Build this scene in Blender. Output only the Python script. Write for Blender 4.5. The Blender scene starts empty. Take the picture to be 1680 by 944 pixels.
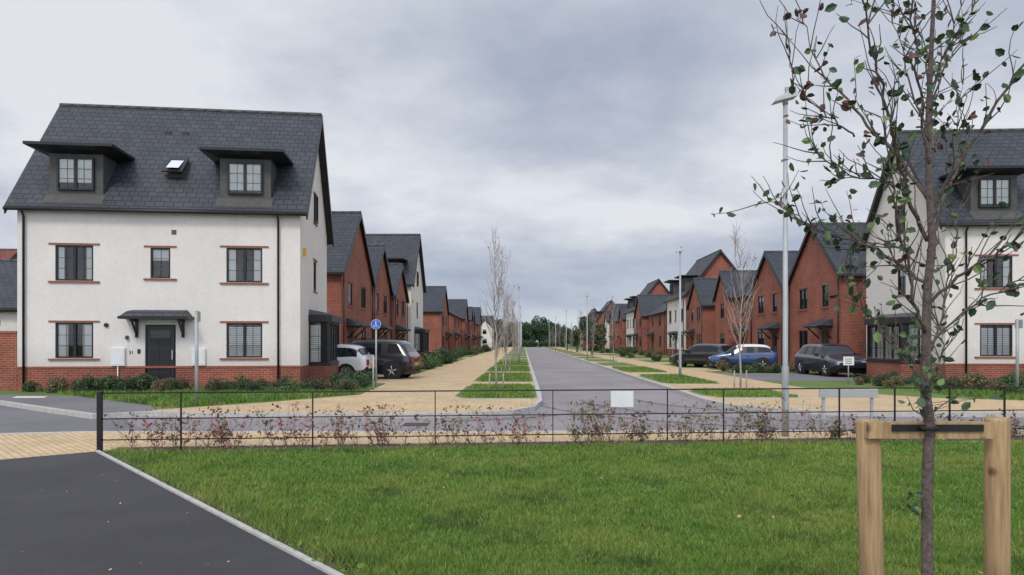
import bpy, math, random
import numpy as np
from mathutils import Vector
from mathutils.geometry import tessellate_polygon
random.seed(7); rng=np.random.default_rng(7)
scene=bpy.context.scene; COL=scene.collection
R=math.radians
# ------------------------------------------------------------ materials
def newmat(n):
    m=bpy.data.materials.new(n); m.use_nodes=True
    nt=m.node_tree; b=nt.nodes['Principled BSDF']; return m,nt,b
def N(nt,t,**k):
    n=nt.nodes.new(t)
    for a,v in k.items(): setattr(n,a,v)
    return n
def mixc(nt,fac,a,b,mode='MIX'):
    m=N(nt,'ShaderNodeMix',data_type='RGBA',blend_type=mode)
    for i,s in ((0,fac),(6,a),(7,b)):
        if isinstance(s,(int,float)): m.inputs[i].default_value=s
        elif isinstance(s,tuple): m.inputs[i].default_value=(*s[:3],1)
        else: nt.links.new(s,m.inputs[i])
    return m.outputs[2]
def noise(nt,vec,scale,detail=4,rough=.6):
    n=N(nt,'ShaderNodeTexNoise'); n.inputs['Scale'].default_value=scale
    n.inputs['Detail'].default_value=detail; n.inputs['Roughness'].default_value=rough
    nt.links.new(vec,n.inputs['Vector']); return n.outputs['Fac']
def ramp(nt,fac,a,b,ca=(0,0,0),cb=(1,1,1)):
    r=N(nt,'ShaderNodeValToRGB'); e=r.color_ramp.elements
    e[0].position=a;e[1].position=b;e[0].color=(*ca,1);e[1].color=(*cb,1)
    nt.links.new(fac,r.inputs[0]); return r.outputs[0]
def bump(nt,b,h,strength,dist=.01):
    n=N(nt,'ShaderNodeBump'); n.inputs['Strength'].default_value=strength
    n.inputs['Distance'].default_value=dist
    nt.links.new(h,n.inputs['Height']); nt.links.new(n.outputs[0],b.inputs['Normal'])
def sc(c,k): return tuple(x*k for x in c)
def pmat(name,col,rough=.8,ns=3,amt=.15,bs=0,bst=.3,metal=0,big=0,bigcol=None,coat=0):
    m,nt,b=newmat(name)
    b.inputs['Roughness'].default_value=rough; b.inputs['Metallic'].default_value=metal
    if coat: b.inputs['Coat Weight'].default_value=coat; b.inputs['Coat Roughness'].default_value=.05
    g=N(nt,'ShaderNodeNewGeometry').outputs['Position']
    f=ramp(nt,noise(nt,g,ns),.3,.7)
    c=mixc(nt,f,sc(col,1-amt),sc(col,1+amt))
    if big:
        f2=ramp(nt,noise(nt,g,big,3),.38,.62)
        c=mixc(nt,f2,c,bigcol)
    nt.links.new(c,b.inputs['Base Color'])
    if bs: bump(nt,b,noise(nt,g,bs,5,.7),bst)
    return m
def brickmat(name,c1,c2,mort,w,h,ms,rough=.85,bst=.5,offset=.5,var=.25,useuv=True,bias=0,rot=0,dirt=None):
    m,nt,b=newmat(name); b.inputs['Roughness'].default_value=rough
    if useuv: vec=N(nt,'ShaderNodeUVMap').outputs[0]
    else: vec=N(nt,'ShaderNodeNewGeometry').outputs['Position']
    if rot:
        mp=N(nt,'ShaderNodeMapping'); mp.inputs['Rotation'].default_value=(0,0,rot)
        nt.links.new(vec,mp.inputs[0]); vec=mp.outputs[0]
    t=N(nt,'ShaderNodeTexBrick'); t.offset=offset
    t.inputs['Scale'].default_value=1; t.inputs['Mortar Size'].default_value=ms
    t.inputs['Brick Width'].default_value=w; t.inputs['Row Height'].default_value=h
    t.inputs['Mortar Smooth'].default_value=.1; t.inputs['Bias'].default_value=bias
    t.inputs['Color1'].default_value=(*c1,1);t.inputs['Color2'].default_value=(*c2,1);t.inputs['Mortar'].default_value=(*mort,1)
    nt.links.new(vec,t.inputs[0])
    p=N(nt,'ShaderNodeNewGeometry').outputs['Position']
    f=ramp(nt,noise(nt,p,.9,5),.3,.7)
    k=mixc(nt,f,(1-var,)*3,(1+var*.5,)*3)
    c=mixc(nt,1.0,t.outputs[0],k,'MULTIPLY')
    f3=ramp(nt,noise(nt,p,14,3),.3,.7)
    c=mixc(nt,1.0,c,mixc(nt,f3,(.88,)*3,(1.08,)*3),'MULTIPLY')
    if dirt:
        fd=ramp(nt,noise(nt,p,.35,4),.5,.72)
        c=mixc(nt,mixc(nt,fd,(0,0,0),(.6,.6,.6)),c,dirt)
    nt.links.new(c,b.inputs['Base Color'])
    inv=N(nt,'ShaderNodeMath',operation='SUBTRACT'); inv.inputs[0].default_value=1
    nt.links.new(t.outputs['Fac'],inv.inputs[1]); bump(nt,b,inv.outputs[0],bst,.01)
    return m
def rendermat():
    m,nt,b=newmat('white_render'); b.inputs['Roughness'].default_value=.92
    p=N(nt,'ShaderNodeNewGeometry').outputs['Position']
    c=mixc(nt,ramp(nt,noise(nt,p,.7,5),.3,.7),(.73,.69,.64),(.80,.765,.72))
    c=mixc(nt,mixc(nt,ramp(nt,noise(nt,p,9,5,.7),.45,.75),(0,0,0),(.4,.4,.4)),c,(.60,.55,.49))
    mp=N(nt,'ShaderNodeMapping'); mp.inputs['Scale'].default_value=(2,2,.5); nt.links.new(p,mp.inputs[0])
    c=mixc(nt,ramp(nt,noise(nt,mp.outputs[0],1.1,5),.52,.85,(0,0,0),(.25,.25,.25)),c,(.5,.46,.41))
    # splash-back grime just above the plinth
    sz=N(nt,'ShaderNodeSeparateXYZ'); nt.links.new(p,sz.inputs[0])
    mr=N(nt,'ShaderNodeMapRange'); mr.inputs[1].default_value=.75; mr.inputs[2].default_value=1.5; mr.inputs[3].default_value=.35; mr.inputs[4].default_value=0; nt.links.new(sz.outputs[2],mr.inputs[0])
    c=mixc(nt,mr.outputs[0],c,(.5,.44,.37))
    nt.links.new(c,b.inputs['Base Color']); bump(nt,b,noise(nt,p,38,6,.8),.9,.012); return m
def glassmat():
    m,nt,b=newmat('window_glass'); nt.nodes.remove(b)
    o=nt.nodes['Material Output']; mx=N(nt,'ShaderNodeMixShader'); tr=N(nt,'ShaderNodeBsdfTransparent'); gl=N(nt,'ShaderNodeBsdfGlossy')
    gl.inputs['Roughness'].default_value=.02; tr.inputs['Color'].default_value=(.93,.95,.95,1)
    fr=N(nt,'ShaderNodeFresnel'); fr.inputs[0].default_value=1.5
    ad=N(nt,'ShaderNodeMath',operation='ADD'); ad.inputs[1].default_value=.03; nt.links.new(fr.outputs[0],ad.inputs[0])
    nt.links.new(ad.outputs[0],mx.inputs[0]); nt.links.new(tr.outputs[0],mx.inputs[1]); nt.links.new(gl.outputs[0],mx.inputs[2])
    nt.links.new(mx.outputs[0],o.inputs[0]); return m
M={}
M['render']=rendermat()
M['brick']=brickmat('red_brick',(.36,.082,.045),(.25,.052,.032),(.33,.22,.16),.225,.075,.009,var=.3)
M['slate']=brickmat('slate_roof',(.031,.036,.047),(.050,.056,.070),(.007,.008,.011),.30,.24,.013,rough=.6,bst=1.0,var=.2)
M['redtile']=brickmat('red_roof_tile',(.24,.07,.045),(.18,.05,.035),(.05,.02,.015),.30,.28,.015,rough=.8)
M['black']=pmat('black_trim',(.010,.010,.012),.45,5,.2)
M['soldier']=pmat('brick_band',(.29,.10,.065),.85,20,.3)
M['lead']=pmat('lead_cladding',(.075,.073,.068),.65,4,.2)
M['glass']=glassmat()
M['dark']=pmat('dark_interior',(.012,.013,.014),.9)
M['blind']=pmat('window_blind',(.84,.84,.82),.8,2,.08)
M['door']=pmat('black_door',(.015,.015,.018),.35)
M['white']=pmat('white_plastic',(.75,.75,.74),.5,4,.05)
M['yellow']=pmat('yellow_alarm_box',(.8,.42,.03),.4)
M['asph_near']=pmat('asphalt_path_dark',(.066,.064,.068),.9,120,.55,200,.9,big=.6,bigcol=(.05,.048,.051))
M['asph_road']=pmat('asphalt_road_pale',(.28,.25,.257),.9,60,.14,150,.4,big=.3,bigcol=(.22,.197,.204))
M['tyremark']=pmat('asphalt_tyre_mark',(.165,.15,.155),.9,9,.2)
M['asph_dark']=pmat('asphalt_grey',(.15,.147,.155),.9,60,.2,150,.4,big=.3,bigcol=(.19,.185,.19))
M['paver']=brickmat('buff_block_paving',(.66,.49,.285),(.55,.39,.215),(.30,.225,.14),.2,.1,.007,useuv=False,bst=.3,var=.14,rot=.8,dirt=(.42,.33,.20))
M['kerb']=pmat('concrete_kerb',(.46,.445,.42),.9,8,.15)
M['grass']=pmat('lawn_grass',(.085,.15,.024),.95,25,.35,60,.5,big=.5,bigcol=(.13,.185,.04))
def blademat():
    m,nt,b=newmat('grass_blades'); b.inputs['Roughness'].default_value=.75
    p=N(nt,'ShaderNodeNewGeometry').outputs['Position']
    c=mixc(nt,ramp(nt,noise(nt,p,7,4),.3,.7),(.07,.165,.016),(.15,.27,.032))
    c=mixc(nt,ramp(nt,noise(nt,p,.5,4,.65),.45,.65,(0,0,0),(.8,.8,.8)),c,(.23,.285,.05))
    c=mixc(nt,ramp(nt,noise(nt,p,1.1,3,.6),.53,.68,(0,0,0),(.75,.75,.75)),c,(.035,.085,.014))
    nt.links.new(c,b.inputs['Base Color']); return m
M['blade']=blademat()
M['blade2']=pmat('grass_blades_dry',(.30,.31,.10),.8,6,.3)
M['soil']=pmat('bare_soil',(.10,.072,.05),.95,12,.35,30,.8)
M['field']=pmat('field_grass',(.085,.12,.04),.95,.5,.3)
M['galv']=pmat('galvanised_steel',(.38,.40,.41),.55,3,.12,metal=.2)
M['fence']=pmat('black_iron',(.01,.01,.011),.45)
M['timber']=pmat('timber_stake',(.52,.35,.19),.8,9,.22)
M['bark']=pmat('tree_bark',(.15,.115,.10),.85,60,.5,120,.9)
M['twig']=pmat('pale_twig',(.36,.31,.28),.85,15,.25)
M['hstem']=pmat('hedge_stem',(.24,.15,.12),.85,15,.3)
M['leafg']=pmat('leaf_green',(.05,.10,.045),.6,8,.35)
M['leafl']=pmat('leaf_light_green',(.12,.19,.055),.6,8,.3)
M['leafd']=pmat('leaf_dark_green',(.028,.055,.022),.7,8,.3)
M['leafb']=pmat('leaf_brown',(.12,.055,.045),.7,8,.3)
M['leafr']=pmat('leaf_russet',(.38,.13,.11),.7,8,.35)
M['blue']=pmat('sign_blue',(.02,.12,.55),.4)
M['tyre']=pmat('tyre_rubber',(.018,.018,.018),.8)
M['alloy']=pmat('alloy_wheel',(.45,.45,.47),.35,metal=.7)
M['carglass']=pmat('car_glass',(.012,.014,.017),.05)
M['redlamp']=pmat('tail_lamp',(.4,.01,.01),.2)
M['headlamp']=pmat('head_lamp',(.7,.72,.75),.1)
M['rubber']=pmat('rubber_tie',(.012,.012,.012),.7)
M['paint']=pmat('road_paint_white',(.7,.7,.68),.8)
M['solar']=pmat('solar_panel',(.012,.015,.03),.15)
ML=list(M.keys()); MI={k:i for i,k in enumerate(ML)}
# ------------------------------------------------------------ mesh builder
class MB:
    def __init__(s): s.v=[];s.f=[];s.m=[];s.sm=[]
    def face(s,pts,mat,smooth=False):
        i=len(s.v); s.v+= [tuple(p) for p in pts]; s.f.append(tuple(range(i,i+len(pts)))); s.m.append(mat); s.sm.append(smooth)
    def hexa(s,p,mat):
        i=len(s.v); s.v+=[tuple(q) for q in p]
        for f in ((3,2,1,0),(4,5,6,7),(0,1,5,4),(1,2,6,5),(2,3,7,6),(3,0,4,7)):
            s.f.append(tuple(i+k for k in f)); s.m.append(mat); s.sm.append(False)
    def box(s,x0,y0,z0,x1,y1,z1,mat):
        s.hexa([(x0,y0,z0),(x1,y0,z0),(x1,y1,z0),(x0,y1,z0),(x0,y0,z1),(x1,y0,z1),(x1,y1,z1),(x0,y1,z1)],mat)
    def path(s,pts,rad,n,mat,cap=True,smooth=True):
        pts=[Vector(p) for p in pts]; i0=len(s.v); K=len(pts)
        for k,p in enumerate(pts):
            d=(pts[min(k+1,K-1)]-pts[max(k-1,0)]).normalized()
            a=d.cross(Vector((.13,.97,.2)) if abs(d.y)<.9 else Vector((1,0,0))).normalized(); b=d.cross(a)
            for j in range(n):
                t=2*math.pi*j/n; s.v.append(tuple(p+(a*math.cos(t)+b*math.sin(t))*rad[k]))
        for k in range(K-1):
            for j in range(n):
                j2=(j+1)%n
                s.f.append((i0+k*n+j,i0+k*n+j2,i0+(k+1)*n+j2,i0+(k+1)*n+j)); s.m.append(mat); s.sm.append(smooth)
        if cap:
            s.f.append(tuple(i0+j for j in range(n))[::-1]); s.m.append(mat); s.sm.append(False)
            s.f.append(tuple(i0+(K-1)*n+j for j in range(n))); s.m.append(mat); s.sm.append(False)
    def leaf(s,c,size,mat):
        c=Vector(c); d=Vector((random.gauss(0,1),random.gauss(0,1),random.gauss(0,.8)-.3)).normalized()
        a=d.cross(Vector((random.gauss(0,1),random.gauss(0,1),random.gauss(0,1)))).normalized(); w=a*size*.36; n=d.cross(a)*size*.1
        s.face([c,c+d*size*.3+w*.85+n,c+d*size*.7+w*.8+n,c+d*size],mat)
        s.face([c,c+d*size,c+d*size*.7-w*.8+n,c+d*size*.3-w*.85+n],mat)
    def mesh(s,name,mirror=None,uv=True):
        v=s.v; f=s.f
        if mirror is not None:
            v=[(mirror-a,b,c) for a,b,c in v]; f=[t[::-1] for t in f]
        me=bpy.data.meshes.new(name); me.from_pydata(v,[],f)
        used=sorted(set(s.m),key=lambda k:MI[k]); idx={k:i for i,k in enumerate(used)}
        for k in used: me.materials.append(M[k])
        me.polygons.foreach_set('material_index',[idx[k] for k in s.m])
        me.polygons.foreach_set('use_smooth',s.sm)
        if uv:
            ul=me.uv_layers.new(name='UVMap'); dat=[0.0]*(2*len(me.loops)); Z=Vector((0,0,1))
            for p in me.polygons:
                n=p.normal; t=Z.cross(n)
                t=t.normalized() if t.length>.05 else Vector((1,0,0))
                b=n.cross(t)
                for li in p.loop_indices:
                    co=me.vertices[me.loops[li].vertex_index].co
                    dat[2*li]=co.dot(t); dat[2*li+1]=co.dot(b)
            ul.data.foreach_set('uv',dat)
        me.update(); return me
    def obj(s,name,parent=None,loc=(0,0,0),rot=0,**k):
        o=bpy.data.objects.new(name,s.mesh(name,**k)); COL.objects.link(o); o.location=loc; o.rotation_euler=(0,0,rot)
        if parent: o.parent=parent
        return o
def empty(name,loc=(0,0,0),rot=0):
    e=bpy.data.objects.new(name,None); COL.objects.link(e); e.location=loc; e.rotation_euler=(0,0,rot); e.empty_display_size=.3; return e
def link(name,me,loc,rot=0,parent=None,scale=1):
    o=bpy.data.objects.new(name,me); COL.objects.link(o); o.location=loc; o.rotation_euler=(0,0,rot)
    o.scale=(scale,)*3 if not isinstance(scale,tuple) else scale
    if parent: o.parent=parent
    return o
def fastmesh(name,arr,matkeys,mi=None):
    n,k,_=arr.shape; me=bpy.data.meshes.new(name)
    me.vertices.add(n*k); me.vertices.foreach_set('co',arr.reshape(-1).astype(np.float32))
    me.loops.add(n*k); me.loops.foreach_set('vertex_index',np.arange(n*k,dtype=np.int32))
    me.polygons.add(n); me.polygons.foreach_set('loop_start',np.arange(0,n*k,k,dtype=np.int32))
    try: me.polygons.foreach_set('loop_total',np.full(n,k,dtype=np.int32))
    except Exception: pass
    for q in matkeys: me.materials.append(M[q])
    if mi is not None: me.polygons.foreach_set('material_index',mi.astype(np.int32))
    me.update(); me.validate(); return me
class Fr:
    def __init__(s,O,ux,n): s.O=Vector(O); s.u=Vector(ux); s.n=Vector(n)
    def p(s,a,z,d): return s.O+s.u*a+Vector((0,0,z))+s.n*d
    def box(s,mb,a0,a1,z0,z1,d0,d1,mat):
        mb.hexa([s.p(a0,z0,d0),s.p(a1,z0,d0),s.p(a1,z1,d0),s.p(a0,z1,d0),s.p(a0,z0,d1),s.p(a1,z0,d1),s.p(a1,z1,d1),s.p(a0,z1,d1)],mat)
    def quad(s,mb,a0,a1,z0,z1,d,mat): mb.face([s.p(a0,z0,d),s.p(a1,z0,d),s.p(a1,z1,d),s.p(a0,z1,d)],mat)
def wall(mb,fr,W,z0,z1,ops,mat,a_start=0,rev=.11):
    A=sorted(set([a_start,W]+[min(max(q,a_start),W) for o in ops for q in (o[0],o[0]+o[2])]))
    ZZ=sorted(set([z0,z1]+[min(max(q,z0),z1) for o in ops for q in (o[1],o[1]+o[3])]))
    for i in range(len(A)-1):
        for j in range(len(ZZ)-1):
            ca=(A[i]+A[i+1])/2; cz=(ZZ[j]+ZZ[j+1])/2
            if any(o[0]<ca<o[0]+o[2] and o[1]<cz<o[1]+o[3] for o in ops): continue
            fr.quad(mb,A[i],A[i+1],ZZ[j],ZZ[j+1],0,mat)
    for o in ops:
        a0,a1,b0,b1=o[0],o[0]+o[2],max(o[1],z0),min(o[1]+o[3],z1)
        if b1<=b0: continue
        P=fr.p
        mb.face([P(a0,b0,0),P(a0,b1,0),P(a0,b1,-rev),P(a0,b0,-rev)][::-1],mat)
        mb.face([P(a1,b0,0),P(a1,b1,0),P(a1,b1,-rev),P(a1,b0,-rev)],mat)
        if b1==o[1]+o[3]: mb.face([P(a0,b1,0),P(a1,b1,0),P(a1,b1,-rev),P(a0,b1,-rev)],mat)
        if b0==o[1]: mb.face([P(a0,b0,0),P(a1,b0,0),P(a1,b0,-rev),P(a0,b0,-rev)][::-1],mat)
def window(mw,fr,o,cas=2,bars=(1,2),blind=.3,base=-.08,fw=.055,slat=False):
    a,z,w,h=o; d=base
    fr.box(mw,a,a+w,z,z+fw,d-.02,d+.06,'black'); fr.box(mw,a,a+w,z+h-fw,z+h,d-.02,d+.06,'black')
    fr.box(mw,a,a+fw,z+fw,z+h-fw,d-.02,d+.06,'black'); fr.box(mw,a+w-fw,a+w,z+fw,z+h-fw,d-.02,d+.06,'black')
    cw=(w-2*fw)/cas
    for k in range(1,cas):
        x=a+fw+cw*k; fr.box(mw,x-.045,x+.045,z+fw,z+h-fw,d-.02,d+.055,'black')
    for k in range(cas):
        x0=a+fw+cw*k
        for q in range(1,bars[0]+1):
            x=x0+cw*q/(bars[0]+1); fr.box(mw,x-.006,x+.006,z+fw,z+h-fw,d+.012,d+.022,'black')
        for q in range(1,bars[1]+1):
            zz=z+fw+(h-2*fw)*q/(bars[1]+1); fr.box(mw,x0,x0+cw,zz-.006,zz+.006,d+.013,d+.021,'black')
    fr.quad(mw,a+fw,a+w-fw,z+fw,z+h-fw,d+.01,'glass')
    fr.quad(mw,a,a+w,z,z+h,d-.25 if base<-.05 else d-.015,'dark')
    if base<-.05:
        for p0 in (a,a+w): mw.face([fr.p(p0,z,d-.02),fr.p(p0,z+h,d-.02),fr.p(p0,z+h,d-.25),fr.p(p0,z,d-.25)],'dark')
    if blind:
        bd=d-.004
        if slat:
            n=int((h-2*fw)/.07)
            for q in range(n):
                zz=z+fw+q*.07; fr.quad(mw,a+fw,a+w-fw,zz,zz+.058,bd,'blind')
        elif blind<0:
            k=-blind*w; fr.quad(mw,a+fw,a+fw+k,z+fw,z+h-fw,bd,'blind'); fr.quad(mw,a+w-fw-k,a+w-fw,z+fw,z+h-fw,bd,'blind')
        else: fr.quad(mw,a+fw,a+w-fw,z+h-fw-(h-2*fw)*blind,z+h-fw,bd,'blind')
def gable_roof(mb,L,T,eave,ridge,axis,oe=.22,ov=.18,th=.13,mat='slate'):
    def q(s,t,z): return (s,t,z) if axis=='x' else (t,s,z)
    sl=(ridge-eave)/(T/2); ze=eave-oe*sl
    s0,s1=-ov,L+ov
    for side in (0,1):
        t0=-oe if side==0 else T+oe; tm=T/2
        b=[q(s0,t0,ze),q(s1,t0,ze),q(s1,tm,ridge),q(s0,tm,ridge)]
        t=[(x,y,z+th) for x,y,z in b]
        flip=(side==1)^(axis=='y')
        def F(p,m): mb.face(p[::-1] if flip else p,m)
        F(t,mat); F(b[::-1],'black')
        for i in range(4):
            j=(i+1)%4; F([b[i],b[j],t[j],t[i]],'black')
        mb.path([q(s0,t0+(-.05 if side==0 else .05),ze+.03),q(s1,t0+(-.05 if side==0 else .05),ze+.03)],[.06,.06],8,'black')
        for s in (s0-.02,s1-.03):
            p=[q(s,t0,ze-.14),q(s+.05,t0,ze-.14),q(s+.05,tm,ridge-.14),q(s,tm,ridge-.14)]
            tt=[(x,y,z+.26) for x,y,z in p]
            mb.hexa(p+tt if not flip else p[::-1]+tt[::-1],'black')
    n=max(2,int((L+2*ov)/.45))
    for i in range(n):
        a=s0+(s1-s0)*i/n; b_=s0+(s1-s0)*(i+1)/n-.015
        mb.path([q(a,T/2,ridge+th-.02),q(b_,T/2,ridge+th-.02)],[.085,.08],6,'lead')
CACHE={}
def house3(mirror,key,W=8.8,D=6.5,eave=6.05,ridge=10.1,bay=True,side='render',front='render',alarm=True):
    if key in CACHE: return CACHE[key]
    wl,rf,wn,dr,dm=MB(),MB(),MB(),MB(),MB()
    fr=Fr((0,0,0),(1,0,0),(0,-1,0)); PL=.75
    cs=[W-1.8,W-4.45,W-7.09]
    ops=[];ww=1.15
    for c in (cs[0],cs[2]): ops+= [(c-ww/2,1.05,ww,1.15),(c-ww/2,3.55,ww,1.15)]
    ops.append((cs[1]-.31,3.66,.62,1.0)); door=(cs[1]-.48,.12,.96,2.02)
    allops=ops+[door]
    wall(wl,fr,W,PL,eave,allops,front); wall(wl,fr,W,0,PL,allops,'brick')
    bl=[dict(blind=1,slat=True),dict(blind=-.2),dict(blind=-.26,),dict(blind=-.16),dict(blind=.4)]
    for i,o in enumerate(ops):
        window(wn,fr,o,cas=2 if o[2]>1 else 1,bars=(1,2),**bl[i])
        e=.2
        fr.box(wn,o[0]-e,o[0]+o[2]+e,o[1]+o[3]+.01,o[1]+o[3]+.065,-.02,.025,'soldier')
        fr.box(wn,o[0]-e,o[0]+o[2]+e,o[1]-.065,o[1]-.01,-.02,.05,'soldier')
    fr.box(wl,-.01,W+.01,PL-.03,PL+.035,-.03,.02,'soldier')
    fr.box(dr,door[0],door[0]+.96,.12,2.14,-.16,-.1,'black')
    fr.box(dr,door[0]+.06,door[0]+.9,.16,2.08,-.1,-.06,'door')
    for i in range(2):
        for j in range(3):
            x=door[0]+.16+i*.34; z=.3+j*.58; fr.box(dr,x,x+.28,z,z+.45,-.06,-.045,'black')
    fr.box(dr,door[0]+.16,door[0]+.78,1.7,1.95,-.045,-.038,'carglass')
    fr.box(dr,door[0]+.82,door[0]+.86,1.0,1.3,-.06,-.01,'galv')
    fr.box(dr,door[0]-.15,door[0]+1.11,0,.12,-.1,.4,'kerb')
    c=cs[1]
    P=fr.p
    dr.hexa([P(c-1.02,2.4,0),P(c+1.02,2.4,0),P(c+1.02,2.4,.62),P(c-1.02,2.4,.62)][::-1]+[P(c-.85,2.62,0),P(c+.85,2.62,0),P(c+.85,2.56,.5),P(c-.85,2.56,.5)][::-1],'slate')
    fr.box(dr,c-1.06,c+1.06,2.31,2.4,0,.66,'black')
    for s in (-.72,.72):
        fr.box(dr,c+s-.04,c+s+.04,1.72,2.31,0,.07,'black'); fr.box(dr,c+s-.04,c+s+.04,2.23,2.31,.07,.5,'black')
        dr.path([P(c+s,1.8,.05),P(c+s,2.25,.45)],[.035,.035],5,'black')
    fr.box(dr,cs[1]-1.5,cs[1]-1.08,.8,1.38,0,.08,'white'); fr.box(dr,cs[1]+1.0,cs[1]+1.42,.8,1.35,0,.08,'white')
    fr.box(dr,cs[1]-1.46,cs[1]-1.12,.84,1.34,.08,.088,'white'); fr.box(dr,cs[1]+1.04,cs[1]+1.38,.84,1.31,.08,.088,'white')
    fr.box(dr,cs[1]-.7,cs[1]-.62,1.2,1.34,0,.03,'black')
    dr.path([P(cs[1]-1.02,1.66,.05),P(cs[1]-1.02,1.78,.05)],[.05,.05],8,'lead'); dr.path([P(cs[1]-1.66,2.12,0),P(cs[1]-1.66,2.12,.05)],[.07,.07],10,'black')
    fr.box(dr,cs[1]+.35,cs[1]+.5,5.1,5.25,0,.012,'lead')
    dr.path([P(cs[1]-1.3,.8,.04),P(cs[1]-1.3,0,.04)],[.02,.02],6,'white')
    for a in (W-.7,.22):
        dr.path([P(a,eave-.2,.25),P(a,eave-.45,.07),P(a,.05,.07)],[.036]*3,8,'black')
    fs=Fr((W,0,0),(0,1,0),(1,0,0))
    so=[(D/2-.35,3.5,.7,1.15)]
    wall(wl,fs,D,PL,eave,so,side); wall(wl,fs,D,0,PL,[],'brick')
    window(wn,fs,so[0],cas=1,bars=(1,2),blind=.3)
    for zz in (3.44,4.655): fs.box(wn,D/2-.5,D/2+.5,zz,zz+.05,-.02,.03,'soldier')
    wl.face([(W,0,eave),(W,D,eave),(W,D/2,ridge)],side)
    g=(D/2-.3,6.1,.6,1.05); window(wn,fs,g,cas=1,bars=(1,2),blind=0,base=.02); fs.quad(wn,*[g[0],g[0]+g[2],g[1],g[1]+g[3]],.004,'dark')
    fs.box(wn,D/2-.45,D/2+.45,6.02,6.08,0,.04,'soldier'); fs.box(wn,D/2-.45,D/2+.45,7.17,7.22,0,.03,'soldier')
    if alarm: fs.box(dr,.55,.75,4.55,4.8,0,.09,'yellow')
    if bay:
        b0,b1,pr=1.75,4.75,.75
        fs.box(wl,b0,b1,0,.72,0,pr,'brick')
        fs.box(dr,b0-.02,b1+.02,.72,.8,0,pr+.03,'black'); fs.box(dr,b0-.06,b1+.06,2.3,2.55,0,pr+.08,'black')
        dr.hexa([fs.p(b0-.06,2.55,0),fs.p(b1+.06,2.55,0),fs.p(b1+.06,2.55,pr+.08),fs.p(b0-.06,2.55,pr+.08)][::-1]+[fs.p(b0+.1,2.75,0),fs.p(b1-.1,2.75,0),fs.p(b1-.15,2.62,pr-.1),fs.p(b0+.15,2.62,pr-.1)][::-1],'lead')
        fs.box(wn,b0+.1,b1-.1,.8,2.3,0,pr-.35,'dark')
        window(wn,Fr(fs.p(0,0,pr-.02),(0,1,0),(1,0,0)),(b0,.8,b1-b0,1.5),cas=4,bars=(1,2),blind=.9,slat=True,base=-.06)
        window(wn,Fr(fs.p(b0+.02,0,0),(1,0,0),(0,-1,0)),(.0,.8,pr-.08,1.5),cas=1,bars=(1,2),blind=1,slat=True,base=-.06)
        window(wn,Fr(fs.p(b1-.02,0,pr-.08),(-1,0,0),(0,1,0)),(.0,.8,pr-.08,1.5),cas=1,bars=(1,2),blind=0,base=-.06)
    fl=Fr((0,D,0),(0,-1,0),(-1,0,0)); wall(wl,fl,D,PL,eave,[],side); wall(wl,fl,D,0,PL,[],'brick')
    wl.face([(0,D,eave),(0,0,eave),(0,D/2,ridge)],side)
    fb=Fr((W,D,0),(-1,0,0),(0,1,0)); wall(wl,fb,W,0,eave,[],side)
    gable_roof(rf,W,D,eave,ridge,'x',oe=.22,ov=.26)
    sl=(ridge-eave)/(D/2)
    for c in (cs[0],cs[2]):
        y0=.14; yb=1.75; zt=7.72; hw=.82
        dm.box(c-hw,y0,6.15,c+hw,yb,zt,'lead')
        fd=Fr((0,y0,0),(1,0,0),(0,-1,0))
        o=(c-.56,6.5,1.12,1.06); window(dm,fd,o,cas=2,bars=(1,2),blind=.92 if c==cs[0] else .8,base=.03)
        fd.box(dm,c-hw-.03,c+hw+.03,6.2,6.4,-.05,.03,'lead')
        dm.hexa([(c-hw,y0,zt-.04),(c+hw,y0,zt-.04),(c+hw,yb,zt-.04),(c-hw,yb,zt-.04),(c-1.3,-.4,zt+.1),(c+1.3,-.4,zt+.1),(c+1.3,yb+.1,zt+.1),(c-1.3,yb+.1,zt+.1)],'black')
        dm.box(c-1.33,-.43,zt+.1,c+1.33,yb+.12,zt+.19,'black')
        def rz(y): return eave+sl*y+.15
        dm.hexa([(c-hw-.08,-.12,rz(-.12)-.05),(c+hw+.08,-.12,rz(-.12)-.05),(c+hw+.08,.14,rz(.14)-.05),(c-hw-.08,.14,rz(.14)-.05),(c-hw-.08,-.12,rz(-.12)+.01),(c+hw+.08,-.12,rz(-.12)+.01),(c+hw+.08,.14,rz(.14)+.01),(c-hw-.08,.14,rz(.14)+.01)],'lead')
    def rz(y): return eave+sl*y+.13
    c=cs[1]+.2; y1,y2=.78,1.3
    dm.hexa([(c-.3,y1,rz(y1)),(c+.3,y1,rz(y1)),(c+.3,y2,rz(y2)),(c-.3,y2,rz(y2)),(c-.3,y1-.06,rz(y1)+.07),(c+.3,y1-.06,rz(y1)+.07),(c+.3,y2-.06,rz(y2)+.07),(c-.3,y2-.06,rz(y2)+.07)],'lead')
    q=[(c-.32,y1-.3,rz(y1)+.1),(c+.32,y1-.3,rz(y1)+.1),(c+.32,y2-.06,rz(y2)+.1),(c-.32,y2-.06,rz(y2)+.1)]
    dm.hexa(q+[(x,y-.03,z+.03) for x,y,z in q],'black')
    dm.face([(c-.2,y1-.29,rz(y1)+.26),(c+.2,y1-.29,rz(y1)+.26),(c+.2,y2-.15,rz(y2)+.06),(c-.2,y2-.15,rz(y2)+.06)],'headlamp')
    for vx in (cs[1]-.55,cs[1]+.05):
        y=2.35; dm.box(vx-.12,y-.08,rz(y)-.1,vx+.12,y+.05,rz(y)+.0,'black')
    mir=W if mirror else None
    CACHE[key]=dict(parts=[(n,m.mesh(key+'_'+n,mirror=mir)) for n,m in (('walls',wl),('roof',rf),('windows',wn),('door_and_canopy',dr),('dormers',dm))]); return CACHE[key]
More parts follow.
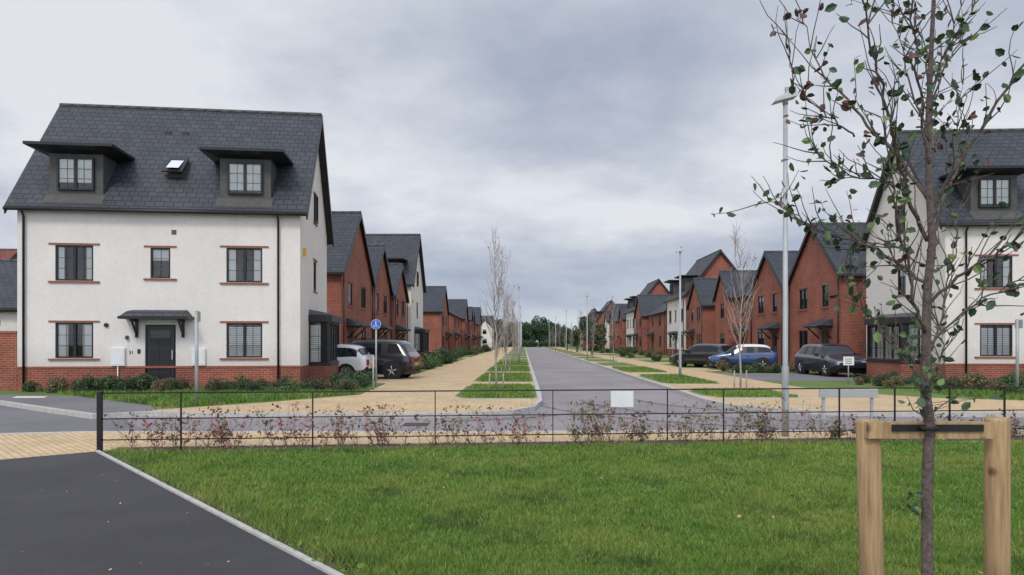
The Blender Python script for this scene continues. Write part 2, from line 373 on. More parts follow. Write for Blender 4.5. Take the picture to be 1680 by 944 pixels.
def brickhouse(key,W=6.8,D=9,eave=5.0,ridge=8.2,axis='y',mirror=False,roof='slate',wallm='brick',smallgable=False,solar=False,seed=0):
    if key in CACHE: return CACHE[key]
    rs=random.Random(seed); wl,rf,wn,dr=MB(),MB(),MB(),MB()
    fr=Fr((0,0,0),(1,0,0),(0,-1,0)); P=fr.p
    dx=W*.27; wx=W*.70
    ops=[(wx-.62,.95,1.24,1.25),(wx-.56,3.4,1.12,1.15),(dx-.4,3.4,.8,1.15)]; door=(dx-.48,.1,.96,2.02)
    if eave<4: ops=[ops[0]]
    wall(wl,fr,W,0,eave,ops+[door],wallm)
    for o in ops:
        window(wn,fr,o,cas=2 if o[2]>1 else 1,bars=(0,1),blind=rs.choice([0,.3,-.25,.5]))
        fr.box(wn,o[0]-.12,o[0]+o[2]+.12,o[1]+o[3]+.01,o[1]+o[3]+.2,-.02,.012,'soldier'); fr.box(wn,o[0]-.1,o[0]+o[2]+.1,o[1]-.08,o[1]-.005,-.02,.05,'soldier')
    fr.box(dr,door[0],door[0]+.96,.1,2.12,-.16,-.08,'black'); fr.box(dr,door[0]+.08,door[0]+.88,.14,2.05,-.08,-.05,'door'); fr.box(dr,door[0]+.3,door[0]+.66,1.3,1.9,-.05,-.04,'carglass')
    fr.box(dr,dx-.9,dx+.9,2.3,2.38,0,.8,'black')
    dr.hexa([P(dx-.95,2.38,0),P(dx+.95,2.38,0),P(dx+.95,2.38,.85),P(dx-.95,2.38,.85)][::-1]+[P(dx-.9,2.75,0),P(dx+.9,2.75,0),P(dx+.9,2.44,.8),P(dx-.9,2.44,.8)][::-1],'slate')
    for s in (-.75,.75): dr.path([P(dx+s,1.75,.03),P(dx+s,2.3,.6)],[.04,.04],5,'black')
    dr.path([P(W-.1,eave-.25,.1),P(W-.1,0,.1)],[.035]*2,6,'black'); dr.path([P(.1,eave-.25,.1),P(.1,0,.1)],[.035]*2,6,'black')
    for (O,ux,n,L) in (((W,0,0),(0,1,0),(1,0,0),D),((0,D,0),(0,-1,0),(-1,0,0),D),((W,D,0),(-1,0,0),(0,1,0),W)):
        f=Fr(O,ux,n); so=[(L*.62,3.5,.6,1.0)] if (L==D and eave>4.6) else []
        wall(wl,f,L,0,eave,so,wallm)
        for o in so: window(wn,f,o,cas=1,bars=(0,1),blind=0)
    if axis=='y':
        wl.face([(0,0,eave),(W,0,eave),(W/2,0,ridge)],wallm); wl.face([(W,D,eave),(0,D,eave),(W/2,D,ridge)],wallm)
        gable_roof(rf,D,W,eave,ridge,'y',mat=roof)
    else:
        wl.face([(W,0,eave),(W,D,eave),(W,D/2,ridge)],wallm); wl.face([(0,D,eave),(0,0,eave),(0,D/2,ridge)],wallm)
        gable_roof(rf,W,D,eave,ridge,'x',mat=roof)
        if smallgable:
            g0,g1=W*.48,W*.95; rg=eave+(g1-g0)/2*1.05; sl=(ridge-eave)/(D/2); dp=(rg-eave)/sl+.1
            f2=Fr((0,-.6,0),(1,0,0),(0,-1,0))
            o2=[(wx-.6,.95,1.2,1.25),(wx-.5,3.4,1.0,1.15)]
            wall(wl,f2,g1,0,eave,o2,wallm,a_start=g0)
            for o in o2: window(wn,f2,o,cas=2,bars=(0,1),blind=.3)
            wl.face([(g0,-.6,eave),(g1,-.6,eave),((g0+g1)/2,-.6,rg)],wallm)
            wl.face([(g0,0,0),(g0,-.6,0),(g0,-.6,eave),(g0,0,eave)],wallm); wl.face([(g1,-.6,0),(g1,0,0),(g1,0,eave),(g1,-.6,eave)],wallm)
            r2=MB(); gable_roof(r2,.6+dp,g1-g0,eave,rg,'y',mat=roof,oe=.15)
            i=len(rf.v); rf.v+=[(x+g0,y-.6,z) for x,y,z in r2.v]; rf.f+=[tuple(q+i for q in f) for f in r2.f]; rf.m+=r2.m; rf.sm+=r2.sm
    if solar:
        sl=(ridge-eave)/(D/2)
        for k in range(4):
            x=W*.15+k*1.05
            rf.hexa([(x,.9,eave+sl*.9+.15),(x+1,.9,eave+sl*.9+.15),(x+1,2.3,eave+sl*2.3+.15),(x,2.3,eave+sl*2.3+.15)]+[(x,.9,eave+sl*.9+.2),(x+1,.9,eave+sl*.9+.2),(x+1,2.3,eave+sl*2.3+.2),(x,2.3,eave+sl*2.3+.2)],'solar')
    mir=W if mirror else None
    CACHE[key]=dict(parts=[(n,m.mesh(key+'_'+n,mirror=mir)) for n,m in (('walls',wl),('roof',rf),('windows',wn),('door_and_canopy',dr))]); return CACHE[key]
def place(h,name,x,y,rot):
    e=empty(name,(x,y,0),rot)
    for n,me in h['parts']:
        o=bpy.data.objects.new(n,me); COL.objects.link(o); o.parent=e
    return e
SK=.0155; ang=-math.atan(SK)
def S(v,y): return (v+SK*y,y)
a=R(7); W3=8.8
lh=place(house3(False,'white_house_plain'),'white_rendered_house',-7.1-W3*math.cos(a),23.8-W3*math.sin(a),a)
rh=place(house3(True,'white_house_mirror',alarm=False),'white_rendered_house',15.87,26.0,-R(3))
tc=bpy.data.curves.new('house_number','FONT'); tc.body='31'; tc.size=.16; tc.extrude=.004
to=bpy.data.objects.new('house_number',tc); COL.objects.link(to); tc.materials.append(M['black']); to.rotation_euler=(R(90),0,0); to.location=(W3-4.45-.98,-.012,1.18); to.parent=lh
T3s=house3(False,'white_house_street',bay=False,side='brick')
T3c=house3(False,'white_house_corner',bay=True)
G1=brickhouse('brick_gable',W=6.8,D=9,eave=5.0,ridge=8.3,axis='y',seed=1)
G1m=brickhouse('brick_gable_mirror',W=6.8,D=9,eave=5.0,ridge=7.9,axis='y',seed=2,mirror=True)
G4=brickhouse('brick_gable_mid',W=6.0,D=9,eave=4.9,ridge=7.2,axis='y',seed=22,mirror=True)
G2=brickhouse('brick_gable_small',W=5.7,D=8,eave=4.9,ridge=7.6,axis='y',seed=3)
G3=brickhouse('brick_gable_low',W=5.2,D=8,eave=4.7,ridge=7.0,axis='y',seed=13)
E1=brickhouse('brick_eaves',W=8.2,D=7.5,eave=5.0,ridge=8.0,axis='x',smallgable=True,seed=5)
E1m=brickhouse('brick_eaves_mirror',W=8.2,D=7.5,eave=5.0,ridge=8.0,axis='x',smallgable=True,seed=6,mirror=True)
E2=brickhouse('brick_terrace',W=10.5,D=7.5,eave=4.9,ridge=7.3,axis='x',seed=16)
ES=brickhouse('brick_solar',W=8.2,D=8,eave=5.2,ridge=9.0,axis='x',seed=8,solar=True)
RR=brickhouse('brick_red_roof',W=9,D=8,eave=5.0,ridge=8.0,axis='x',seed=9,roof='redtile',solar=True)
BIG=brickhouse('brick_tall',W=8,D=9,eave=6.0,ridge=10.0,axis='y',seed=10)
RW=brickhouse('render_eaves',W=7.4,D=7.5,eave=5.2,ridge=8.1,axis='x',smallgable=True,seed=26,wallm='render')
BG=brickhouse('outbuilding',W=8,D=7,eave=2.9,ridge=5.0,axis='x',seed=11,wallm='render')
def left(h,y0,name='brick_house',v=-8.75):
    x,y=S(v,y0); place(h,name,x,y,R(90)+ang)
def right(h,y1,name='brick_house',v=15.85):
    x,y=S(v,y1); place(h,name,x,y,-R(90)+ang)
left(G1,34.2); left(G2,42.4,v=-9.0); left(G3,48.4,v=-8.8)
x,y=S(-8.55,54.3); place(T3c,'white_rendered_house',x-8.8,y,ang)
y=80
for h,w,v in ((G1m,6.8,-9.2),(E2,10.5,-8.75),(G2,5.7,-8.4),(E1,8.2,-9),(G3,5.2,-8.6),(E2,10.5,-8.9),(G1,6.8,-8.7)):
    left(h,y,v=v); y+=w+2.2
right(G1m,42.2); right(G4,48.4,v=15.6); right(E1m,58.4,v=16.3); right(G3,65.2,v=15.2)
right(T3s,76,'white_rendered_house',v=15.4)
y=77
for h,w,n,v in ((E2,10.5,0,15.8),(G2,5.7,0,15.3),(T3s,8.8,1,15.6),(E1,8.2,0,16),(G1m,6.8,0,15.4),(RW,7.4,1,15.8),(E2,10.5,0,15.9),(T3s,8.8,1,15.4),(G1,6.8,0,16),(E1,8.2,0,15.7),(G3,5.2,0,15.9),(T3s,8.8,1,15.5)):
    y+=w+1.8; right(h,y,'white_rendered_house' if n else 'brick_house',v=v)
right(BIG,66,v=26.5); right(ES,78,v=26); right(ES,92,v=27)
place(RR,'brick_house',-44,46,R(4)); place(G1,'brick_house',-58,50,R(4))
place(BG,'rendered_outbuilding',-26.3,27.0,R(7))
place(E2,'brick_house',-22,172,R(0)); place(RW,'white_rendered_house',-12.2,182,R(0))
for i in range(5):
    x,y=S(-30,60+i*17); place((ES,E1)[i%2],'brick_house',x,y,-R(90))
# ------------------------------------------------------------ ground
def poly(mb,pts,z,mat,depth=0):
    A=sum(pts[i][0]*pts[(i+1)%len(pts)][1]-pts[(i+1)%len(pts)][0]*pts[i][1] for i in range(len(pts)))
    if A<0: pts=pts[::-1]
    for tri in tessellate_polygon([[Vector((x,y,0)) for x,y in pts]]):
        p=[pts[i] for i in tri]
        if (p[1][0]-p[0][0])*(p[2][1]-p[0][1])-(p[2][0]-p[0][0])*(p[1][1]-p[0][1])<0: p=p[::-1]
        mb.face([(x,y,z) for x,y in p],mat)
    if depth:
        for i in range(len(pts)):
            a,b=pts[i],pts[(i+1)%len(pts)]
            mb.face([(a[0],a[1],z-depth),(b[0],b[1],z-depth),(b[0],b[1],z),(a[0],a[1],z)],mat)
def slab(name,pts,z,mat,depth=.14):
    mb=MB(); poly(mb,pts,z,mat,depth); return mb.obj(name)
def strip(mb,line,w,z0,z1,mat):
    L=[Vector((x,y,0)) for x,y in line]; K=len(L); sd=[]
    for k in range(K):
        d=(L[min(k+1,K-1)]-L[max(k-1,0)]).normalized(); n=Vector((-d.y,d.x,0)); sd.append((L[k]+n*w/2,L[k]-n*w/2))
    for k in range(K-1):
        a,b=sd[k]; c,d=sd[k+1]
        p=[(q.x,q.y) for q in (b,d,c,a)]
        mb.hexa([(x,y,z0) for x,y in p]+[(x,y,z1) for x,y in p],mat)
YE=196
slab('ground',[(-900,-300),(900,-300),(900,1600),(-900,1600)],-.16,'field',0)
mb=MB(); poly(mb,[(-60,2),(-60,24),(-9,24),(-4,16),S(.3,22),S(.3,YE),S(-40,YE),S(-40,YE+7),S(60,YE+7),S(60,YE),S(5.3,YE),S(5.3,22),(9,16),(60,15.6),(60,11),(-4,11),(-12,2)],-.1,'asph_road',0); mb.obj('road')
mb=MB(); poly(mb,[(-60,5),(-60,22),(-14,20),(-8.6,15.6),(-6.5,12.9),(-6.5,11),(-13,3)],-.096,'asph_dark',0); mb.obj('side_road')
tm_=MB()
def flat(line,w,z,mat):
    L=[Vector((x,y,0)) for x,y in line]; K=len(L); sd=[]
    for k in range(K):
        d=(L[min(k+1,K-1)]-L[max(k-1,0)]).normalized(); n=Vector((-d.y,d.x,0)); sd.append((L[k]+n*w/2,L[k]-n*w/2))
    for k in range(K-1):
        (a_,b_),(c_,d_)=sd[k],sd[k+1]; tm_.face([(b_.x,b_.y,z),(d_.x,d_.y,z),(c_.x,c_.y,z),(a_.x,a_.y,z)],mat)
for i,(cx,cy,rr,t0,t1) in enumerate(((7.6,20.6,5.6,180,262),(7.6,20.6,7.1,176,255),(-2.6,20.2,5.3,282,352),(8.2,21,4.6,185,250))):
    flat([(cx+rr*math.cos(R(t0+(t1-t0)*k/14)),cy+rr*math.sin(R(t0+(t1-t0)*k/14))) for k in range(15)],.13,-.0955+.001*i,'tyremark')
tm_.obj('road_tyre_marks')
def fy(x): return 10.3+.094*(x+6)
kl=[(-8.3,16.1),(-6,15.75),(-4,15.7),(-2,15.75),(-.9,15.95),(0,16.5),(.5,17.4),S(.46,19.2),S(.5,22),S(.5,YE)]
slab('block_pavement',kl+[S(-5.2,YE),S(-5.2,34),(-9,33.6),(-9,27.5),S(-5.2,27),(-4.55,21.2),(-6.4,18.6),(-8.3,16.6)],0,'paver')
kr=[S(5.1,YE),S(5.1,22),(5.35,19.6),(5.5,18.2),(6.0,17.1),(7,16.4),(8.6,16.0),(20,15.7),(60,15.2)]
slab('block_pavement',kr+[(60,18.2),(20,18.9),(14,19.1),(12,20),(10.6,22),S(9.6,25),S(9.6,YE)],0,'paver')
near=[(-6.9,9.56),(-5.98,10.28)]+[(x,fy(x)+.28) for x in (-5.6,0,9,60)]+[(60,13.2),(9,12.75),(0,12.55),(-6,12.5),(-7.6,12.5),(-9,12.2),(-11,10.9),(-14,8),(-17,4.6),(-12.3,4.55)]
slab('block_pavement',near,0,'paver')
mk=MB(); strip(mk,kl,.13,-.1,.008,'kerb'); strip(mk,kr,.13,-.1,.008,'kerb'); strip(mk,[(60,13.2),(9,12.75),(0,12.55),(-6,12.5),(-7.6,12.5),(-9,12.2),(-11,10.9),(-14,8)],.13,-.1,.008,'kerb')
strip(mk,[(-30,21.5),(-13.7,19),(-11,16.9),(-9.1,15.5),(-8.3,16.1)],.14,-.1,.01,'kerb'); mk.obj('kerb')
slab('side_footpath',[(-30,21.5),(-13.7,19),(-11,16.9),(-9.1,15.5),(-8.32,16.1),(-8.32,16.6),(-9,17.7),(-12.5,20.7),(-17,21.7),(-30,23.4)],0,'asph_dark')
slab('front_garden',[(-8.32,16.65),(-6.4,18.65),(-4.6,21.25),S(-5.25,27),(-9,27.45),(-9,27),(-17,26),(-40,26),(-40,24),(-30,23.45),(-17,21.75),(-12.5,20.75),(-9,17.75)],.0,'grass')
slab('front_garden',[S(-5.25,34.2),S(-5.25,YE),S(-40,YE),S(-40,34.2)],-.005,'grass')
slab('driveway',[(-9.05,27.5),(-9.05,33.6),(-18,33.4),(-18,28)],-.003,'paver')
slab('front_garden',[(60,18.3),(20,19),(14.05,19.2),(12.05,20.1),(10.7,22.1),S(9.65,25),S(9.65,YE),S(60,YE),(60,100)],-.004,'grass')
for y0,y1 in ((28.5,35.2),(38,42.4),(50,53.5),(62,65),(76,79),(90,93),(110,113)):
    slab('driveway',[S(9.62,y0),S(9.62,y1),S(15.8,y1),S(15.8,y0)],.004,'paver' if y0>33 else 'asph_dark')
for y0,y1 in ((44,46.5),(66,70),(84,87)):
    slab('driveway',[S(-5.22,y0),S(-5.22,y1),S(-8.75,y1),S(-8.75,y0)],.004,'paver')
vg=MB(); vk=MB()
def verge(v0,v1,y0,y1):
    r=.5; pts=[S(v0+r,y0),S(v1-r*.4,y0),S(v1,y0+r),S(v1,y1-r),S(v1-r*.4,y1),S(v0+r,y1),S(v0,y1-r*1.5),S(v0,y0+r*1.5)]
    poly(vg,pts,.03,'grass',.03); strip(vk,pts+[pts[0]],.05,-.01,.022,'kerb')
LV=[(-1.95,.4,19.6,25.6)]+[(-1.95,.4,27.6+k*9.2,27.6+k*9.2+7.2) for k in range(18)]
RV=[(5.25,7.9,19.9,23.2),(5.25,7.4,26.3,33)]+[(5.25,7.4,36+k*9.5,36+k*9.5+7) for k in range(16)]
for q in LV+RV: verge(*q)
vg.obj('grass_verge'); vk.obj('verge_edging')
def lx(y): return -1.216-.883*(y-4.85)
slab('footpath',[(lx(-6),-6),(lx(10.28),10.28),(-6.9,9.56),(-12.5,4.4),(-17,0),(-17,-6)],.004,'asph_near',.1)
slab('lawn',[(lx(-6),-6),(lx(10.28),10.28)]+[(x,fy(x)) for x in (-5,0,9,30)]+[(30,-6)],.004,'grass')
slab('hedge_soil_bed',[(x,fy(x)-.15) for x in (-5.85,0,9,30)]+[(x,fy(x)+.30) for x in (30,9,0,-5.85)],.012,'soil')
slab('soil_edge',[(lx(-3)+.02,-3),(lx(10.1)+.02,10.1),(lx(10.1)+.25,10.1),(lx(8)+.12,8),(lx(7)+.3,7),(lx(6)+.18,6),(lx(5)+.34,5),(lx(-3)+.12,-3)],.009,'soil',.01)
me_=MB(); strip(me_,[(lx(y),y) for y in (-6,2,5,8,10.28)],.05,-.05,.025,'kerb'); me_.obj('path_edging')
mp=MB(); poly(mp,[(-14.1,20.0),(-13.2,20.0),(-13.4,20.5),(-14.3,20.5)],.006,'paint'); mp.obj('painted_utility_mark')
mc=MB(); mc.box(6.9,13.9,-.1,7.5,14.4,-.088,'asph_near'); mc.box(-2.2,14.2,-.1,-1.7,14.7,-.088,'asph_near'); mc.obj('manhole_cover')
# ------------------------------------------------------------ lawn blades
def blades(name,X,Y,H,Wd,mats,z0=0.):
    n=len(X); th=rng.uniform(0,2*np.pi,n); dx=np.cos(th)*Wd/2; dy=np.sin(th)*Wd/2
    ln=rng.normal(0,.45,(n,2))*H[:,None]
    A=np.zeros((n,3,3)); A[:,0]=np.stack([X-dx,Y-dy,np.full(n,z0)],1); A[:,1]=np.stack([X+dx,Y+dy,np.full(n,z0)],1)
    A[:,2]=np.stack([X+ln[:,0],Y+ln[:,1],z0+H],1)
    return fastmesh(name,A,mats,(rng.random(n)<.10).astype(int))
n=430000
u=rng.random(n); Y=4.0*(11.2/4.0)**u; X=rng.uniform(-1,1,n)*Y*.78
de=X-(-1.216-.883*(Y-4.85))
k=(de>.03)&(Y<10.12+.094*(X+6))&((de>.22)|(rng.random(n)<.35)); X=X[k];Y=Y[k];de=de[k]
edge=np.clip(1-de/.7,0,1)
pn=np.sin(X*1.7+np.sin(Y*1.3)*2)*np.sin(Y*2.1+X)*.3
tuft=(np.sin(X*7.3+np.sin(Y*5.1)*1.7)*np.sin(Y*6.7+np.sin(X*4.3)*1.9)>.6)
H=rng.uniform(.018,.055,len(X))*(1+pn*.7)*(1+edge*1.6*(rng.random(len(X))<.4))*(1+.6*tuft)
H*=1+.7*np.clip((Y-(9.6+.094*(X+6)))/.5,0,1)*(rng.random(len(X))<.5)
link('lawn_grass_blades',blades('lawn_grass_blades',X,Y,H,.0032+.0008*Y,['blade','blade2'],.003),(0,0,0))
XX=[];YY=[]
for (v0,v1,y0,y1) in LV[:4]+RV[:3]:
    m_=int((v1-v0)*(y1-y0)*350); yy=rng.uniform(y0+.1,y1-.1,m_); XX.append(rng.uniform(v0+.15,v1-.1,m_)+SK*yy); YY.append(yy)
X=np.concatenate(XX);Y=np.concatenate(YY)
link('verge_grass_blades',blades('verge_grass_blades',X,Y,rng.uniform(.04,.1,len(X)),np.full(len(X),.03),['blade','blade2'],.03),(0,0,0))
# ------------------------------------------------------------ shrubs
def leafcloud(name,blobs,nl,size,mats,probs):
    Q=[];mi=[]
    for (cx,cy,cz,rx,ry,rz) in blobs:
        n=int(nl); d=rng.normal(size=(n,3)); d/=np.linalg.norm(d,axis=1)[:,None]; r=rng.uniform(.55,1.0,n)**.6
        c=np.stack([cx+d[:,0]*rx*r,cy+d[:,1]*ry*r,cz+d[:,2]*rz*r],1); c=c[c[:,2]>0.0]; n=len(c)
        a=rng.normal(size=(n,3)); a/=np.linalg.norm(a,axis=1)[:,None]; b=np.cross(a,rng.normal(size=(n,3))); b/=np.linalg.norm(b,axis=1)[:,None]
        s=size*rng.uniform(.6,1.3,n)[:,None]
        q=np.stack([c-a*s,c+b*s*.5,c+a*s,c-b*s*.5],1); Q.append(q); mi.append(rng.choice(len(mats),n,p=probs))
    return fastmesh(name,np.concatenate(Q),mats,np.concatenate(mi))
SH=[]
for i in range(5):
    bl=[(random.uniform(-.3,.3),random.uniform(-.3,.3),random.uniform(.15,.42),random.uniform(.16,.32),random.uniform(.16,.32),random.uniform(.18,.32)) for _ in range(6)]
    mats,pr=[(['leafg','leafl','leafd'],[.4,.25,.35]),(['leafg','leafl','leafd'],[.3,.1,.6]),(['leafl','leafg','leafr'],[.4,.3,.3]),(['leafg','leafb','leafd'],[.4,.25,.35]),(['leafl','leafg','leafd'],[.55,.3,.15])][i]
    SH.append(leafcloud('garden_shrub_%d'%i,bl,320,.035,mats,pr))
def shrub(x,y,s,i=None): link('garden_shrub',SH[random.randrange(5) if i is None else i],(x,y,-.02),random.uniform(0,6),None,(s*random.uniform(.85,1.2),s*random.uniform(.85,1.2),s*random.uniform(.8,1.1)))
ca,sa=math.cos(a),math.sin(a)
for x_,s,i in ((-13.2,.8,1),(-12.4,1.0,0),(-12.0,.8,1),(-11.5,.95,0),(-10.9,.7,2)): shrub(x_,22.1+random.uniform(-.3,.3),s,i)
for k in range(20):
    t=random.uniform(0,8.3); shrub(-7.1-t*ca,23.8-t*sa-random.uniform(.4,.9),random.uniform(.5,.8),random.choice([0,2,3]))
for k in range(30):
    shrub(random.uniform(-9.6,-5.1),random.uniform(21.8,23.3),random.uniform(.4,.8),random.choice([2,3,0,4]))
for k in range(16): shrub(random.uniform(-6.2,-5.2),random.uniform(23.4,27),random.uniform(.6,1.0),random.choice([0,3,4,1]))
for k in range(80):
    y=34.5+90*random.random()**1.3; x,_=S(random.uniform(-7.9,-5.6),y); shrub(x,y,random.uniform(.8,1.7),random.choice([0,1,0,4,3,2]))
for k in range(60):
    y=43+90*random.random()**1.2; x,_=S(random.uniform(10.2,14.6),y); shrub(x,y,random.uniform(.7,1.4),random.choice([0,1,2,4]))
for k in range(16):
    y=random.uniform(35.3,37.8); x,_=S(random.uniform(10.4,15.2),y); shrub(x,y,random.uniform(.6,1.0),random.choice([0,1,2,4]))
for k in range(40):
    shrub(random.uniform(13.4,25),random.uniform(21,25.2),random.uniform(.5,1.0),random.choice([0,2,3,4]))
for k in range(10): shrub(random.uniform(12.3,14.8),random.uniform(24,27),random.uniform(.5,.9))
X=rng.uniform(-16,-4.7,26000); Y=rng.uniform(17,23.3,26000); k=(Y>17.0+np.maximum(0,(-X-8.3))*.83)&(Y>16.9+np.maximum(0,X+8.1)*1.25)&(Y<23.2)
X=X[k];Y=Y[k]; link('garden_grass_blades',blades('garden_grass_blades',X,Y,rng.uniform(.05,.16,len(X)),np.full(len(X),.03),['blade','leafg'],0),(0,0,0))
X=rng.uniform(13,30,26000); Y=rng.uniform(19.2,25.6,26000)
link('garden_grass_blades',blades('garden_grass_blades2',X,Y,rng.uniform(.05,.16,len(X)),np.full(len(X),.03),['blade','leafg'],0),(0,0,0))
# distant trees
def bigtree(name,h,r):
    bl=[(random.gauss(0,r*.42),random.gauss(0,r*.42),h*random.uniform(.25,.88),r*random.uniform(.25,.5),r*random.uniform(.25,.5),h*random.uniform(.09,.18)) for _ in range(18)]
    return leafcloud(name,bl,190,.24,['leafg','leafd','leafl'],[.3,.62,.08])
BT=[bigtree('bigtree_%d'%i,random.uniform(7,9),random.uniform(2.8,3.6)) for i in range(4)]
trunk=MB(); trunk.path([(0,0,0),(0,0,4)],[.25,.15],6,'bark'); tm=trunk.mesh('trunk')
dt=empty('distant_tree_belt')
for i in range(80):
    x=random.uniform(-120,140); y=random.uniform(245,320); s=random.uniform(.9,1.35)
    link('tree_crown',BT[i%4],(x,y,-.1),random.uniform(0,6),dt,s); link('tree_trunk',tm,(x,y,-.1),0,dt,s)
for i,(x,y,s) in enumerate(((1.2,212,.8),(3.6,208,.95),(6.0,207,.85),(8.2,210,1.0),(10.6,209,.85),(13,213,.9),(-2,210,.75),(5,224,1.0),(9.5,226,1.1),(-5.2,196,.8),(16,216,.8),(2,228,1.0),(-3.6,202,.7),(-8.5,205,1.0),(-.5,220,.9),(12,228,1.05))):
    e=empty('broadleaf_tree',(x,y,-.1),random.uniform(0,6)); link('crown',BT[i%4],(0,0,0),0,e,s); link('trunk',tm,(0,0,0),0,e,s)
for k in range(30): shrub(random.uniform(-3,15),random.uniform(203.5,205),random.uniform(2.2,4),random.choice([0,1]))
# ------------------------------------------------------------ bare street trees
def baretree(seed,h=4.8,spread=.5,nb=36):
    rs=random.Random(seed); mb=MB()
    tp=[(rs.gauss(0,.015)*k,rs.gauss(0,.015)*k,h*.97*k/8) for k in range(9)]
    mb.path(tp,[.033*(1-k/8.6)+.004 for k in range(9)],6,'twig')
    for b in range(nb):
        t=.2+.75*(b+rs.random())/nb; z=h*t; az=rs.uniform(0,6.28); L=h*(.36-.22*t)*rs.uniform(.7,1.15)
        k=min(7,int(t/.97*8)); p=Vector(tp[k])*1.0; p.z=z; pts=[p.copy()]
        out=Vector((math.cos(az),math.sin(az),0))*spread
        for q in range(4):
            d=(out*(1-.17*q)+Vector((rs.gauss(0,.1),rs.gauss(0,.1),1))).normalized(); p=p+d*L/4; pts.append(p.copy())
        mb.path(pts,[.011*(1-.6*t)*(1-j/5)+.003 for j in range(5)],4,'twig')
        for w in range(6):
            s0=pts[rs.randint(1,4)]; d=Vector((rs.gauss(0,.5),rs.gauss(0,.5),.9)).normalized(); l=rs.uniform(.15,.4)
            mb.path([s0,s0+d*l*.5,s0+d*l+Vector((rs.gauss(0,.03),rs.gauss(0,.03),0))],[.0045,.0035,.002],3,'twig',cap=False)
            if rs.random()<.25: mb.leaf(s0+d*l*rs.random(),.05,rs.choice(['leafr','leafb','leafl']))
    for s in (-.22,.22): mb.path([(s,0,0),(s,0,.55)],[.022,.022],6,'twig')
    return mb.mesh('bare_tree_%d'%seed,uv=False)
BA=[baretree(i,spread=.5+.06*(i%3)) for i in range(5)]
def st(v,y,i,s): x,_=S(v,y); link('bare_street_tree',BA[i],(x,y,.02),random.uniform(-.3,.3),None,s)
st(-.85,22.8,0,1.0); st(7.35,24,1,1.08)
for k in range(17): st(-.85+random.uniform(-.1,.1),31+k*9.2,(k+2)%5,random.uniform(.75,1.0))
for k in range(9): st(6.6,52+k*15,(k+2)%5,random.uniform(.8,1.05))
for k,y in enumerate((82,105,128)):
    x,_=S(8.0,y); e=empty('broadleaf_tree',(x,y,0)); link('crown',BT[k],(0,0,0),0,e,.5); link('trunk',tm,(0,0,0),0,e,.5)
# ------------------------------------------------------------ fence
f=MB(); x0=-5.98
def fp(x,z,d=0): return (x,fy(x)+d,z)
for z,r in ((.845,.011),(.47,.009),(.165,.009)):
    f.path([fp(x0,z),fp(0,z),fp(9,z),fp(24,z)],[r]*4,6,'fence')
f.box(x0-.03,fy(x0)-.03,0,x0+.03,fy(x0)+.03,.87,'fence')
posts=[297,513,714,907,1095,1187,1377,1468,1558,1648]
px=[]
for p in posts:
    t=(p-840)/1165; x=t*(10.3+.564)/(1-.094*t); px.append(x)
x=px[-1]
while x<23: x+=.9; px.append(x)
for x in px: f.box(x-.006,fy(x)-.02,-.05,x+.006,fy(x)+.02,.85,'fence')
f.obj('metal_railing_fence')
s=MB(); xs=1.70; s.box(xs-.17,fy(xs)-.03,.58,xs+.18,fy(xs)-.022,.83,'white')
for q in (-.14,.15): s.path([(xs+q,fy(xs)-.025,.82),(xs+q,fy(xs)-.0,.86)],[.004]*2,4,'black')
s.obj('blank_fence_notice')
h=MB(); rs=random.Random(3)
for i in range(250):
    x=rs.uniform(-5.75,9.5) if i<220 else rs.uniform(9,14); y=fy(x)+rs.uniform(.06,.3); red=rs.random()<(.85 if x<-1 else .45)
    H_=rs.uniform(.25,.66) if x<5 else rs.uniform(.15,.4)
    for j in range(rs.randint(2,4)):
        p=Vector((x,y,0)); pts=[p.copy()]
        d=Vector((rs.gauss(0,.35),rs.gauss(0,.3),1)).normalized()
        for q in range(3): p=p+(d+Vector((rs.gauss(0,.2),rs.gauss(0,.2),0)))*H_/3; pts.append(p.copy())
        h.path(pts,[.0035,.003,.0025,.0015],3,'hstem',cap=False)
        for w in range(3):
            s0=pts[rs.randint(1,3)]; e=s0+Vector((rs.gauss(0,.08),rs.gauss(0,.06),rs.uniform(.02,.12))); h.path([s0,e],[.002,.0012],3,'hstem',cap=False)
            for l in range(rs.randint(0,4)): h.leaf(s0.lerp(e,rs.random()),rs.uniform(.025,.055),rs.choice(['leafr','leafr','leafb','leafl'] if red else ['leafl','leafb','leafg','blade2']))
        for l in range(rs.randint(1,6)): h.leaf(pts[rs.randint(1,3)]+Vector((rs.gauss(0,.03),rs.gauss(0,.03),rs.gauss(0,.03))),rs.uniform(.025,.055),rs.choice(['leafr','leafb','leafr'] if red else ['leafl','leafg','leafb']))
for i in range(900):
    x=rs.uniform(-5.8,12); h.leaf((x,fy(x)+rs.uniform(-.12,.28),.025),rs.uniform(.02,.05),rs.choice(['leafr','leafb','blade2','leafg','leafg']))
h.obj('hedge_saplings',uv=False)
d=MB()
for i in range(40):
    y=rs.uniform(4.7,10); x=rs.uniform(lx(y)+.1,8); d.leaf((x,y,.045),rs.uniform(.025,.045),rs.choice(['leafr','timber','leafb','blade2']))
for i in range(30):
    y=rs.uniform(4.7,9.5); x=lx(y)-rs.uniform(.1,3); d.leaf((x,y,.012),rs.uniform(.02,.035),rs.choice(['leafr','timber','leafb']))
d.path([(2.95,5.75,.03),(2.99,5.76,.05)],[.02,.015],6,'white'); d.obj('fallen_leaves',uv=False)
wd=MB()
for i in range(14):
    y=4.6+5.6*rs.random(); x=lx(y)+rs.uniform(.05,.3)
    for l in range(6): wd.leaf((x+rs.gauss(0,.03),y+rs.gauss(0,.03),rs.uniform(.02,.05)),rs.uniform(.03,.06),rs.choice(['leafl','blade','blade']))
wd.obj('edge_weeds',uv=False)
